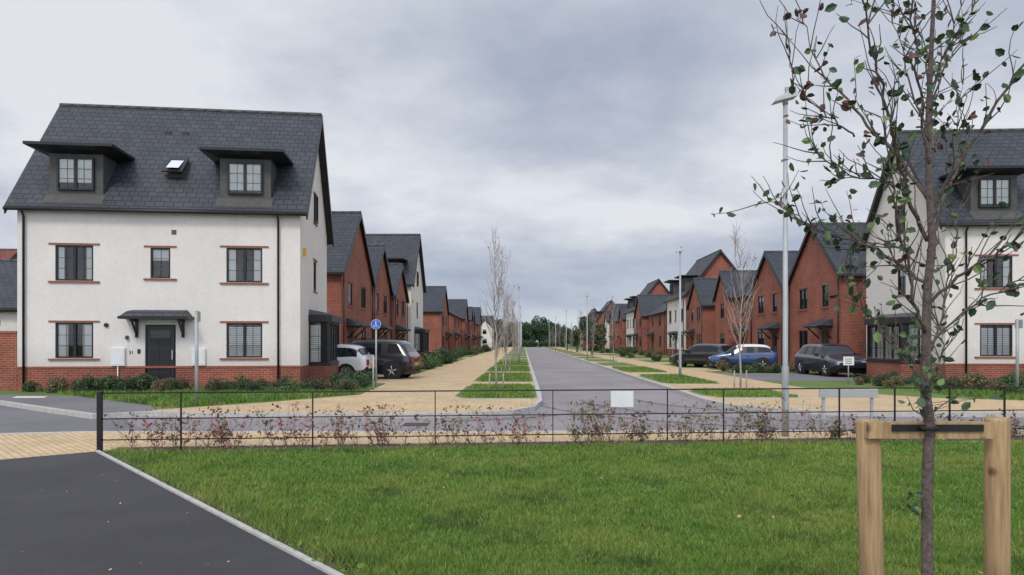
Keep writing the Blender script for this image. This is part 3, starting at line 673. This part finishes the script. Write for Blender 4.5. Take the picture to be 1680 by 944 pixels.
# ------------------------------------------------------------ lamps and signs
def lamp(x,y,H=5.5,rot=0):
    m=MB(); m.path([(0,0,-.05),(0,0,1.15),(0,0,1.2),(0,0,H)],[.06,.06,.046,.036],12,'galv')
    m.box(-.035,-.064,.45,.035,-.058,.85,'galv')
    m.path([(0,0,H-.12),(0,0,H-.02)],[.046,.046],10,'galv')
    m.path([(.0,0,H-.03),(.06,0,H+.06)],[.04,.035],8,'galv')
    Bq=[(-.21,-.11,H-.10),(.17,-.10,H+.0),(.17,.10,H+.0),(-.21,.11,H-.10)]
    Tq=[(-.13,-.07,H+.0),(.16,-.06,H+.15),(.16,.06,H+.15),(-.13,.07,H+.0)]
    m.hexa(Bq+Tq,'galv')
    m.box(.0,-.03,H+.05,.13,.03,H+.17,'galv')
    m.face([(-.19,-.095,H-.098),(.0,-.09,H-.048),(.0,.09,H-.048),(-.19,.095,H-.098)][::-1],'headlamp')
    return m.obj('street_lamp',loc=(x,y,0),rot=rot)
lamp(4.6,11.95,5.7,0)
x,y=S(6.75,30.5); lamp(x,y,5.5)
for k in range(4):
    x,y=S(5.6,62+k*30); lamp(x,y,5.6)
for k in range(5):
    x,y=S(-.3,52+k*30); lamp(x,y,5.6,R(180))
m=MB(); m.path([(0,0,0),(0,0,2.3)],[.03,.03],10,'galv'); m.path([(0,-.035,2.17),(0,-.05,2.17)],[.17,.17],24,'white'); m.path([(0,-.045,2.17),(0,-.056,2.17)],[.158,.158],24,'blue')
def b2(x0,z0,x1,z1): m.box(x0,-.062,2.17+z0,x1,-.057,2.17+z1,'white')
b2(-.015,.03,.015,.09); m.path([(0,-.057,2.285),(0,-.062,2.285)],[.016]*2,8,'white'); b2(-.018,-.01,-.004,.03); b2(.004,-.01,.018,.03)
for cx in (-.055,.055):
    for q in range(12):
        t=q*math.pi/6; m.box(cx+.033*math.cos(t)-.006,-.062,2.10+.033*math.sin(t)-.006,cx+.033*math.cos(t)+.006,-.057,2.10+.033*math.sin(t)+.006,'white')
b2(-.05,-.035,.05,-.028); b2(-.02,-.065,-.01,-.03); b2(.03,-.065,.04,-.02)
m.obj('shared_path_sign',loc=(-4.63,24.2,0))
def gpost(x,y,H):
    m=MB(); m.path([(0,0,-.05),(0,0,H)],[.045,.045],10,'galv'); m.box(.045,-.14,H-.26,.057,.14,H-.0,'galv'); m.path([(0,0,H),(0,0,H+.02)],[.048,.02],10,'galv'); m.obj('traffic_sign_post',loc=(x,y,0),rot=.15)
gpost(-7.95,17.9,2.35); gpost(15.3,21.5,2.25)
m=MB(); m.path([(0,0,0),(0,0,1.15)],[.03,.03],8,'galv'); m.obj('marker_post',loc=(-4.55,23.3,0))
m=MB()
for q in (-.44,.44): m.box(q-.025,0,-.05,q+.025,.04,.72,'galv')
m.box(-.53,-.03,.56,.53,-.0,.74,'galv'); m.box(-.53,-.034,.70,.53,-.03,.74,'kerb'); m.obj('street_nameplate',loc=(6.2,13.1,0),rot=-.03)
m=MB(); m.path([(0,0,0),(0,0,1.0)],[.02,.02],8,'galv'); m.box(-.2,-.03,.7,.2,-.02,1.02,'white')
for q in range(3): m.box(-.13,-.034,.76+q*.08,.12,-.031,.785+q*.08,'leafd')
m.obj('garden_notice_sign',loc=(12.6,26.6,0))
m=MB()
for q in (-.8,.8): m.box(q-.04,-.3,0,q+.04,.3,.42,'white')
m.box(-1,-.3,.7,1,.3,.75,'white'); m.box(-.9,-.05,.42,-.82,.05,.7,'white'); m.box(.82,-.05,.42,.9,.05,.7,'white'); m.obj('white_garden_table',loc=(-6.2,60,0),rot=.3)
m=MB(); m.box(-27,0,0,-.05,.22,1.85,'brick'); m.box(-27,-.03,1.85,-.05,.25,1.93,'soldier'); m.obj('brick_garden_wall',loc=(-15.95,22.95,0),rot=0)
# ------------------------------------------------------------ cars
def car(name,loc,rot,col,L=4.4,Hh=1.6,wd=1.82,suv=True,roofcol=None):
    key='paint_'+name+str(len(M)); M[key]=pmat(key,col,.28,3,.04,coat=1); MI[key]=len(MI)
    e=empty(name,loc,rot); hw=wd/2; b=1.0 if suv else .92; zl=.30 if suv else .22
    st=[(0,.45,.72,.78,.80),(.06,.34,.92,.98,.84),(.13,zl,b,b+.06,.86),(.42,zl,b+.02,Hh-.12,.80),(.62,zl,b,Hh-.03,.80),(1.12,zl,b-.02,Hh,.80),(1.2,zl,b-.02,Hh,.80),(L*.47,zl,b-.04,Hh,.80),(L*.47+.09,zl,b-.04,Hh,.80),(L*.60,zl,b-.05,Hh-.06,.80),(L*.655,zl,b-.05,Hh-.18,.81),(L*.765,zl,b-.06,b+.0,.86),(L*.9,zl,b-.14,b-.07,.84),(L*.975,.32,b-.26,b-.2,.8),(L,.42,.62,.66,.76)]
    m=MB(); rings=[]
    for (x,z0,zb,zt,tw) in st:
        endf=.88 if x<.03 or x>L-.02 else (.95 if x<.1 or x>L*.95 else 1)
        w=hw*endf; glasszone=zt-zb>.25; top=w*(.74 if glasszone else .86)
        half=[(w*.93,z0),(w,z0+.18),(w,zb-.12),(w*.965,zb),(top*1.02,zt-.06 if glasszone else zt-.02),(top*.85,zt),(0,zt+.02)]
        ring=[(y,z) for y,z in half]+[(-y,z) for y,z in half[::-1][1:]]
        i=len(m.v); m.v+=[(x-L/2,y,z) for y,z in ring]; rings.append(i)
    nr=13
    for k in range(len(st)-1):
        xa,xb=st[k][0],st[k+1][0]; ga=st[k][3]-st[k][2]>.25; gb=st[k+1][3]-st[k+1][2]>.25
        for j in range(nr-1):
            mt=key
            side=j in (3,8)
            roof=j in (4,5,6,7)
            if side and (ga and gb) and not (abs(xb-xa)<.1): mt='carglass'
            if side and ((ga and gb)) and abs(xb-xa)<.1: mt='black'
            if roof and (ga!=gb): mt='carglass'
            if side and (ga!=gb): mt='carglass' if k>6 else key
            if roof and k==9: mt='carglass'
            if roof and roofcol and ga and gb and mt==key: mt=roofcol
            if j in (0,11): mt='black'
            m.f.append((rings[k]+j,rings[k+1]+j,rings[k+1]+j+1,rings[k]+j+1)); m.m.append(mt); m.sm.append(True)
    m.f.append(tuple(rings[0]+j for j in range(nr))); m.m.append(key); m.sm.append(False)
    m.f.append(tuple(rings[-1]+j for j in range(nr))[::-1]); m.m.append(key); m.sm.append(False)
    o=m.obj('body',parent=e,uv=False); sub=o.modifiers.new('s','SUBSURF'); sub.levels=1; sub.render_levels=2
    m=MB(); m.box(-L/2+.25,-hw*.9,.2,L/2-.25,hw*.9,.4,'black')
    r=.34 if suv else .31
    for wx in (-L/2+.82,L/2-.85):
        for s in (-1,1):
            y=s*hw
            m.path([(wx,y-s*.3,r+.02),(wx,y+s*.004,r+.02)],[r+.075]*2,20,'black')
            m.path([(wx,y-s*.22,r),(wx,y-s*.0,r),(wx,y+s*.02,r)],[r,r,r-.03],22,'tyre')
            m.path([(wx,y+s*.021,r),(wx,y+s*.024,r)],[r*.66]*2,18,'dark')
            for q in range(5):
                t=q*2*math.pi/5+.3; c_=Vector((math.cos(t),0,math.sin(t))); m.path([Vector((wx,y+s*.03,r)),Vector((wx,y+s*.03,r))+c_*r*.66],[.04,.025],5,'alloy')
            m.path([(wx,y+s*.02,r),(wx,y+s*.045,r)],[.05]*2,8,'alloy')
    for s in (-1,1):
        m.box(-L/2-.0,s*hw*.66-.14,b-.28,-L/2+.14,s*hw*.66+.14,b-.06,'redlamp')
        m.box(L/2-.18,s*hw*.62-.16,b-.36,L/2-.03,s*hw*.62+.16,b-.22,'headlamp')
        m.box(L*.13,s*(hw+.0)-.04,b-.02,L*.13+.16,s*(hw+.16),b+.12,key)
        for dx_ in (-.35,.55): m.box(dx_,s*(hw+.004)-.008,b-.18,dx_+.16,s*(hw+.004)+.008,b-.15,'black')
    m.box(-L/2-.02,-.26,b-.42,-L/2+.05,.26,b-.31,'yellow'); m.box(-L/2-.0,-hw*.8,.38,-L/2+.1,hw*.8,.5,'black')
    m.box(L/2-.05,-.5,.42,L/2+.01,.5,.58,'black')
    if suv:
        for s in (-1,1): m.path([(-L/2+.7,s*hw*.62,Hh+.03),(L*.08,s*hw*.62,Hh+.03)],[.018]*2,6,'black')
    m.obj('wheels_lights_and_trim',parent=e,uv=False)
    return e
car('parked_suv',(-6.35,31.0,0),R(172),(.012,.013,.018),4.5,1.66,1.86,True)
car('parked_hatchback',(-7.75,29.1,0),R(176),(.72,.73,.74),4.1,1.48,1.76,False)
x,y=S(12.4,40.2); car('parked_hatchback',(x,y,0),R(166),(.01,.05,.19),3.7,1.42,1.72,False,roofcol='white')
x,y=S(11.2,43.6); car('parked_car',(x,y,0),R(120),(.02,.021,.024),4.3,1.45,1.78,False)
car('parked_car',(14.95,33.3,0),R(-88),(.02,.03,.055),4.2,1.5,1.75,False)
# ------------------------------------------------------------ foreground tree with stakes
YT=2.6
def W(px_,py_,dy=0):
    y=YT+dy; return Vector(((px_-840)/1165*YT,y,1.6+(560-py_)/1165*YT))
t=MB(); rs=random.Random(21)
base=Vector((1.50,YT,0))
tp=[base,W(1522,940),W(1523,820,.01),W(1525,700),W(1518,640),W(1522,560,.01),W(1521,480),W(1527,400,-.01),W(1524,300),W(1528,200,.02),W(1527,100),W(1532,0),W(1530,-120),W(1538,-260)]
tr=[.027,.021,.020,.0195,.0175,.0165,.015,.014,.012,.0105,.0085,.0072,.005,.003]
t.path(tp,tr,10,'bark')
def catm(pts,n=5):
    P_=[pts[0]]+pts+[pts[-1]]; out=[]
    for i in range(1,len(P_)-2):
        for k in range(n):
            u_=k/n; a_,b_,c_,d_=P_[i-1],P_[i],P_[i+1],P_[i+2]
            out.append(.5*((2*b_)+(c_-a_)*u_+(2*a_-5*b_+4*c_-d_)*u_*u_+(3*b_-a_-3*c_+d_)*u_**3))
    out.append(pts[-1]); return out
BR=[([(1522,395),(1470,330),(1430,262),(1385,180),(1345,110),(1305,20)],-.45,.0085),
([(1524,330),(1487,240),(1440,150),(1405,60),(1392,-40)],.4,.008),
([(1524,270),(1500,180),(1478,90),(1462,0),(1455,-60)],-.2,.006),
([(1520,470),(1490,430),(1440,392),(1385,365),(1350,330),(1318,295)],.35,.007),
([(1518,545),(1485,500),(1462,430),(1430,370),(1408,300),(1375,235)],-.3,.007),
([(1524,640),(1492,585),(1470,540),(1440,500),(1428,450)],.2,.005),
([(1527,420),(1560,350),(1600,290),(1640,250),(1690,170)],.35,.0085),
([(1525,350),(1552,270),(1590,190),(1622,110),(1650,10)],-.35,.008),
([(1526,290),(1545,210),(1562,120),(1570,20),(1575,-50)],.3,.006),
([(1521,500),(1560,450),(1600,410),(1650,330),(1700,290)],-.4,.007),
([(1520,600),(1560,520),(1585,450),(1620,395),(1640,330)],.25,.005),
([(1521,570),(1580,500),(1630,470),(1690,440)],-.2,.005),
([(1526,230),(1505,140),(1500,50),(1490,-30)],.15,.0045),
([(1527,180),(1560,100),(1600,40),(1625,-40)],.1,.0045),
([(1527,150),(1535,80),(1548,-20)],-.2,.0035),
([(1470,330),(1440,300),(1395,285),(1360,240)],.1,.004),
([(1460,190),(1425,160),(1380,120),(1350,60),(1340,0)],.3,.004),
([(1600,290),(1630,230),(1640,150),(1665,90)],.3,.004),
([(1521,655),(1550,610),(1572,575),(1580,530)],.15,.003),
([(1524,440),(1498,400),(1475,385),(1455,340)],.4,.0035),
([(1523,700),(1500,660),(1488,620)],-.1,.0025)]
def leafs(p,n,br):
    for _ in range(n):
        mat=rs.choice(['leafb','leafb','leafg']) if br else rs.choice(['leafg','leafg','leafd','leafl'])
        q=p+Vector((rs.gauss(0,.01),rs.gauss(0,.01),rs.gauss(0,.01))); t.leaf(q,rs.uniform(.022,.046),mat)
for bi,(pts,dep,r0) in enumerate(BR):
    d0_=0
    if pts[0] in ((1470,330),(1460,190),(1600,290)): d0_={(1470,330):-.08,(1460,190):.27,(1600,290):.15}[pts[0]]
    K=len(pts); P_=[W(a_,b_,d0_+(dep-d0_)*(i/(K-1))**1.1) for i,(a_,b_) in enumerate(pts)]; C=catm(P_,5)
    C=[c+Vector((rs.gauss(0,.005),rs.gauss(0,.005),rs.gauss(0,.005))) if 0<i<len(C)-1 else c for i,c in enumerate(C)]
    n_=len(C); t.path(C,[r0*(1-.8*i/(n_-1)) for i in range(n_)],6,'bark')
    for i in range(3,n_):
        for rep in range(2):
            if rs.random()<(.8,.35)[rep]:
                d0=(C[i]-C[i-1]).normalized(); sd=Vector((rs.gauss(0,1),rs.gauss(0,1),rs.gauss(0,.5)+.2)).normalized(); dd=(d0*.9+sd*.7).normalized()
                L_=rs.uniform(.06,.28); p=C[i].copy(); tw=[p.copy()]
                for q in range(4): dd=(dd+Vector((rs.gauss(0,.18),rs.gauss(0,.18),rs.gauss(0,.15)+.08))).normalized(); p=p+dd*L_/4; tw.append(p.copy())
                t.path(tw,[.0026,.0022,.0018,.0014,.001],4,'bark',cap=False)
                top=p.z>2.5
                for q in range(1,5):
                    if rs.random()<.42: leafs(tw[q],rs.randint(1,2),(top and p.x<1.5 and rs.random()<.75) or rs.random()<.08)
        if rs.random()<.22: leafs(C[i],1,rs.random()<.15)
for (a_,b_) in ((1498,825),(1490,815),(1503,835),(1488,830),(1497,812),(1482,580),(1497,575),(1490,560),(1500,600),(1560,665),(1600,655),(1640,650)):
    t.path([W(1520,b_+12),W(a_,b_)],[.0015,.001],3,'bark',cap=False); leafs(W(a_,b_),2,False)
t.obj('young_tree',uv=False)
def timbermat():
    m_,nt,b_=newmat('grained_timber'); b_.inputs['Roughness'].default_value=.8
    p=N(nt,'ShaderNodeTexCoord').outputs['Object']; mp_=N(nt,'ShaderNodeMapping'); mp_.inputs['Scale'].default_value=(30,30,2.2); nt.links.new(p,mp_.inputs[0])
    f_=noise(nt,mp_.outputs[0],1.5,6,.65); c_=ramp(nt,f_,.3,.72,(.26,.16,.075),(.60,.41,.215))
    v_=N(nt,'ShaderNodeTexVoronoi'); v_.inputs['Scale'].default_value=7; nt.links.new(p,v_.inputs['Vector'])
    kn=ramp(nt,v_.outputs['Distance'],.06,.16,(.35,.35,.35),(1,1,1)); c_=mixc(nt,1.0,c_,kn,'MULTIPLY')
    nt.links.new(c_,b_.inputs['Base Color']); bump(nt,b_,f_,.4,.005); return m_
M['tgrain']=timbermat(); MI['tgrain']=len(MI)
m=MB(); YS=YT+.06
def stake(cx,top,tilt):
    zt=1.6+(560-top)/1165*YS; xx=(cx-840)/1165*YS
    m.path([(xx+tilt,YS,-.1),(xx,YS,zt-.012),(xx,YS,zt)],[.044,.042,.038],16,'tgrain')
stake(1424,689,.035); stake(1636,685,-.0)
z1=1.6+(560-693)/1165*YT; z0=1.6+(560-720)/1165*YT
xa=(1424-840)/1165*YT; xb=(1632-840)/1165*YT
m.box(xa,YT+.0,z0,xb,YT+.03,z1,'tgrain')
m.box((1462-840)/1165*YT,YT-.008,z1-.033,(1612-840)/1165*YT,YT-.003,z1-.008,'rubber')
m.path([(1.515+.028*math.cos(q),YT-.012+.028*math.sin(q),z1-.02) for q in [k*math.pi/6 for k in range(13)]],[.008]*13,6,'rubber')
m.obj('tree_support_stakes',uv=False)
# ------------------------------------------------------------ world, sun, camera
w=bpy.data.worlds.new('World'); scene.world=w; w.use_nodes=True; nt=w.node_tree; bg=nt.nodes['Background']
sky=N(nt,'ShaderNodeTexSky',sky_type='NISHITA'); sky.sun_disc=False; sky.sun_elevation=R(48); sky.sun_rotation=R(200)
tcn=N(nt,'ShaderNodeTexCoord').outputs['Generated']; sp=N(nt,'ShaderNodeSeparateXYZ'); nt.links.new(tcn,sp.inputs[0])
def mth(op,a_,b_,cl=False):
    n_=N(nt,'ShaderNodeMath',operation=op); n_.use_clamp=cl
    for i,s_ in enumerate((a_,b_)):
        if isinstance(s_,(int,float)): n_.inputs[i].default_value=s_
        else: nt.links.new(s_,n_.inputs[i])
    return n_.outputs[0]
zc=mth('MAXIMUM',sp.outputs[2],0.0); den=mth('ADD',zc,.25)
cx=mth('DIVIDE',sp.outputs[0],den); cy=mth('DIVIDE',sp.outputs[1],den)
cb=N(nt,'ShaderNodeCombineXYZ'); nt.links.new(cx,cb.inputs[0]); nt.links.new(cy,cb.inputs[1]); cb.inputs[2].default_value=5.1
n1=noise(nt,cb.outputs[0],.8,6,.5); n2=noise(nt,cb.outputs[0],2.3,6,.6)
nn=mth('ADD',mth('MULTIPLY',n1,.72),mth('MULTIPLY',n2,.28))
cr=N(nt,'ShaderNodeValToRGB'); e=cr.color_ramp.elements
e[0].position=.38; e[0].color=(.35,.40,.53,1); e[1].position=.60; e[1].color=(.78,.80,.85,1)
q=e.new(.49); q.color=(.53,.57,.66,1); nt.links.new(nn,cr.inputs[0])
hz=mth('SUBTRACT',1,mth('MULTIPLY',zc,8),True)
c1=mixc(nt,mth('MULTIPLY',hz,.6),cr.outputs[0],(.50,.57,.67))
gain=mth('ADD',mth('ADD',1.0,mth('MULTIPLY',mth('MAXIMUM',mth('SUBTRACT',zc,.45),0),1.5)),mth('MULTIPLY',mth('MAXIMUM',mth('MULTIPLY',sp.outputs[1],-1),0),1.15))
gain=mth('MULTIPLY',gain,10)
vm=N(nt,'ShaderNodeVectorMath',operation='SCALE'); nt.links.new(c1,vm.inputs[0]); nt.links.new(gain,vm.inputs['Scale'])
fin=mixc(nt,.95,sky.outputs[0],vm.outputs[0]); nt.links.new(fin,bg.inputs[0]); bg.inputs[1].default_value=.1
sd=bpy.data.lights.new('sun','SUN'); sd.energy=1.5; sd.angle=R(14); sd.color=(1,.94,.86)
so=bpy.data.objects.new('sun',sd); COL.objects.link(so); so.rotation_euler=(R(42),0,R(-20))
cam=bpy.data.cameras.new('camera'); co=bpy.data.objects.new('camera',cam); COL.objects.link(co); scene.camera=co
co.location=(0,0,1.6); co.rotation_euler=(R(90),0,0); cam.sensor_width=36; cam.lens=1165/1680*36; cam.shift_y=(560-472)/1680; cam.clip_end=3000; cam.clip_start=.05
scene.view_settings.view_transform='Standard'; scene.view_settings.look='None'; scene.view_settings.exposure=0
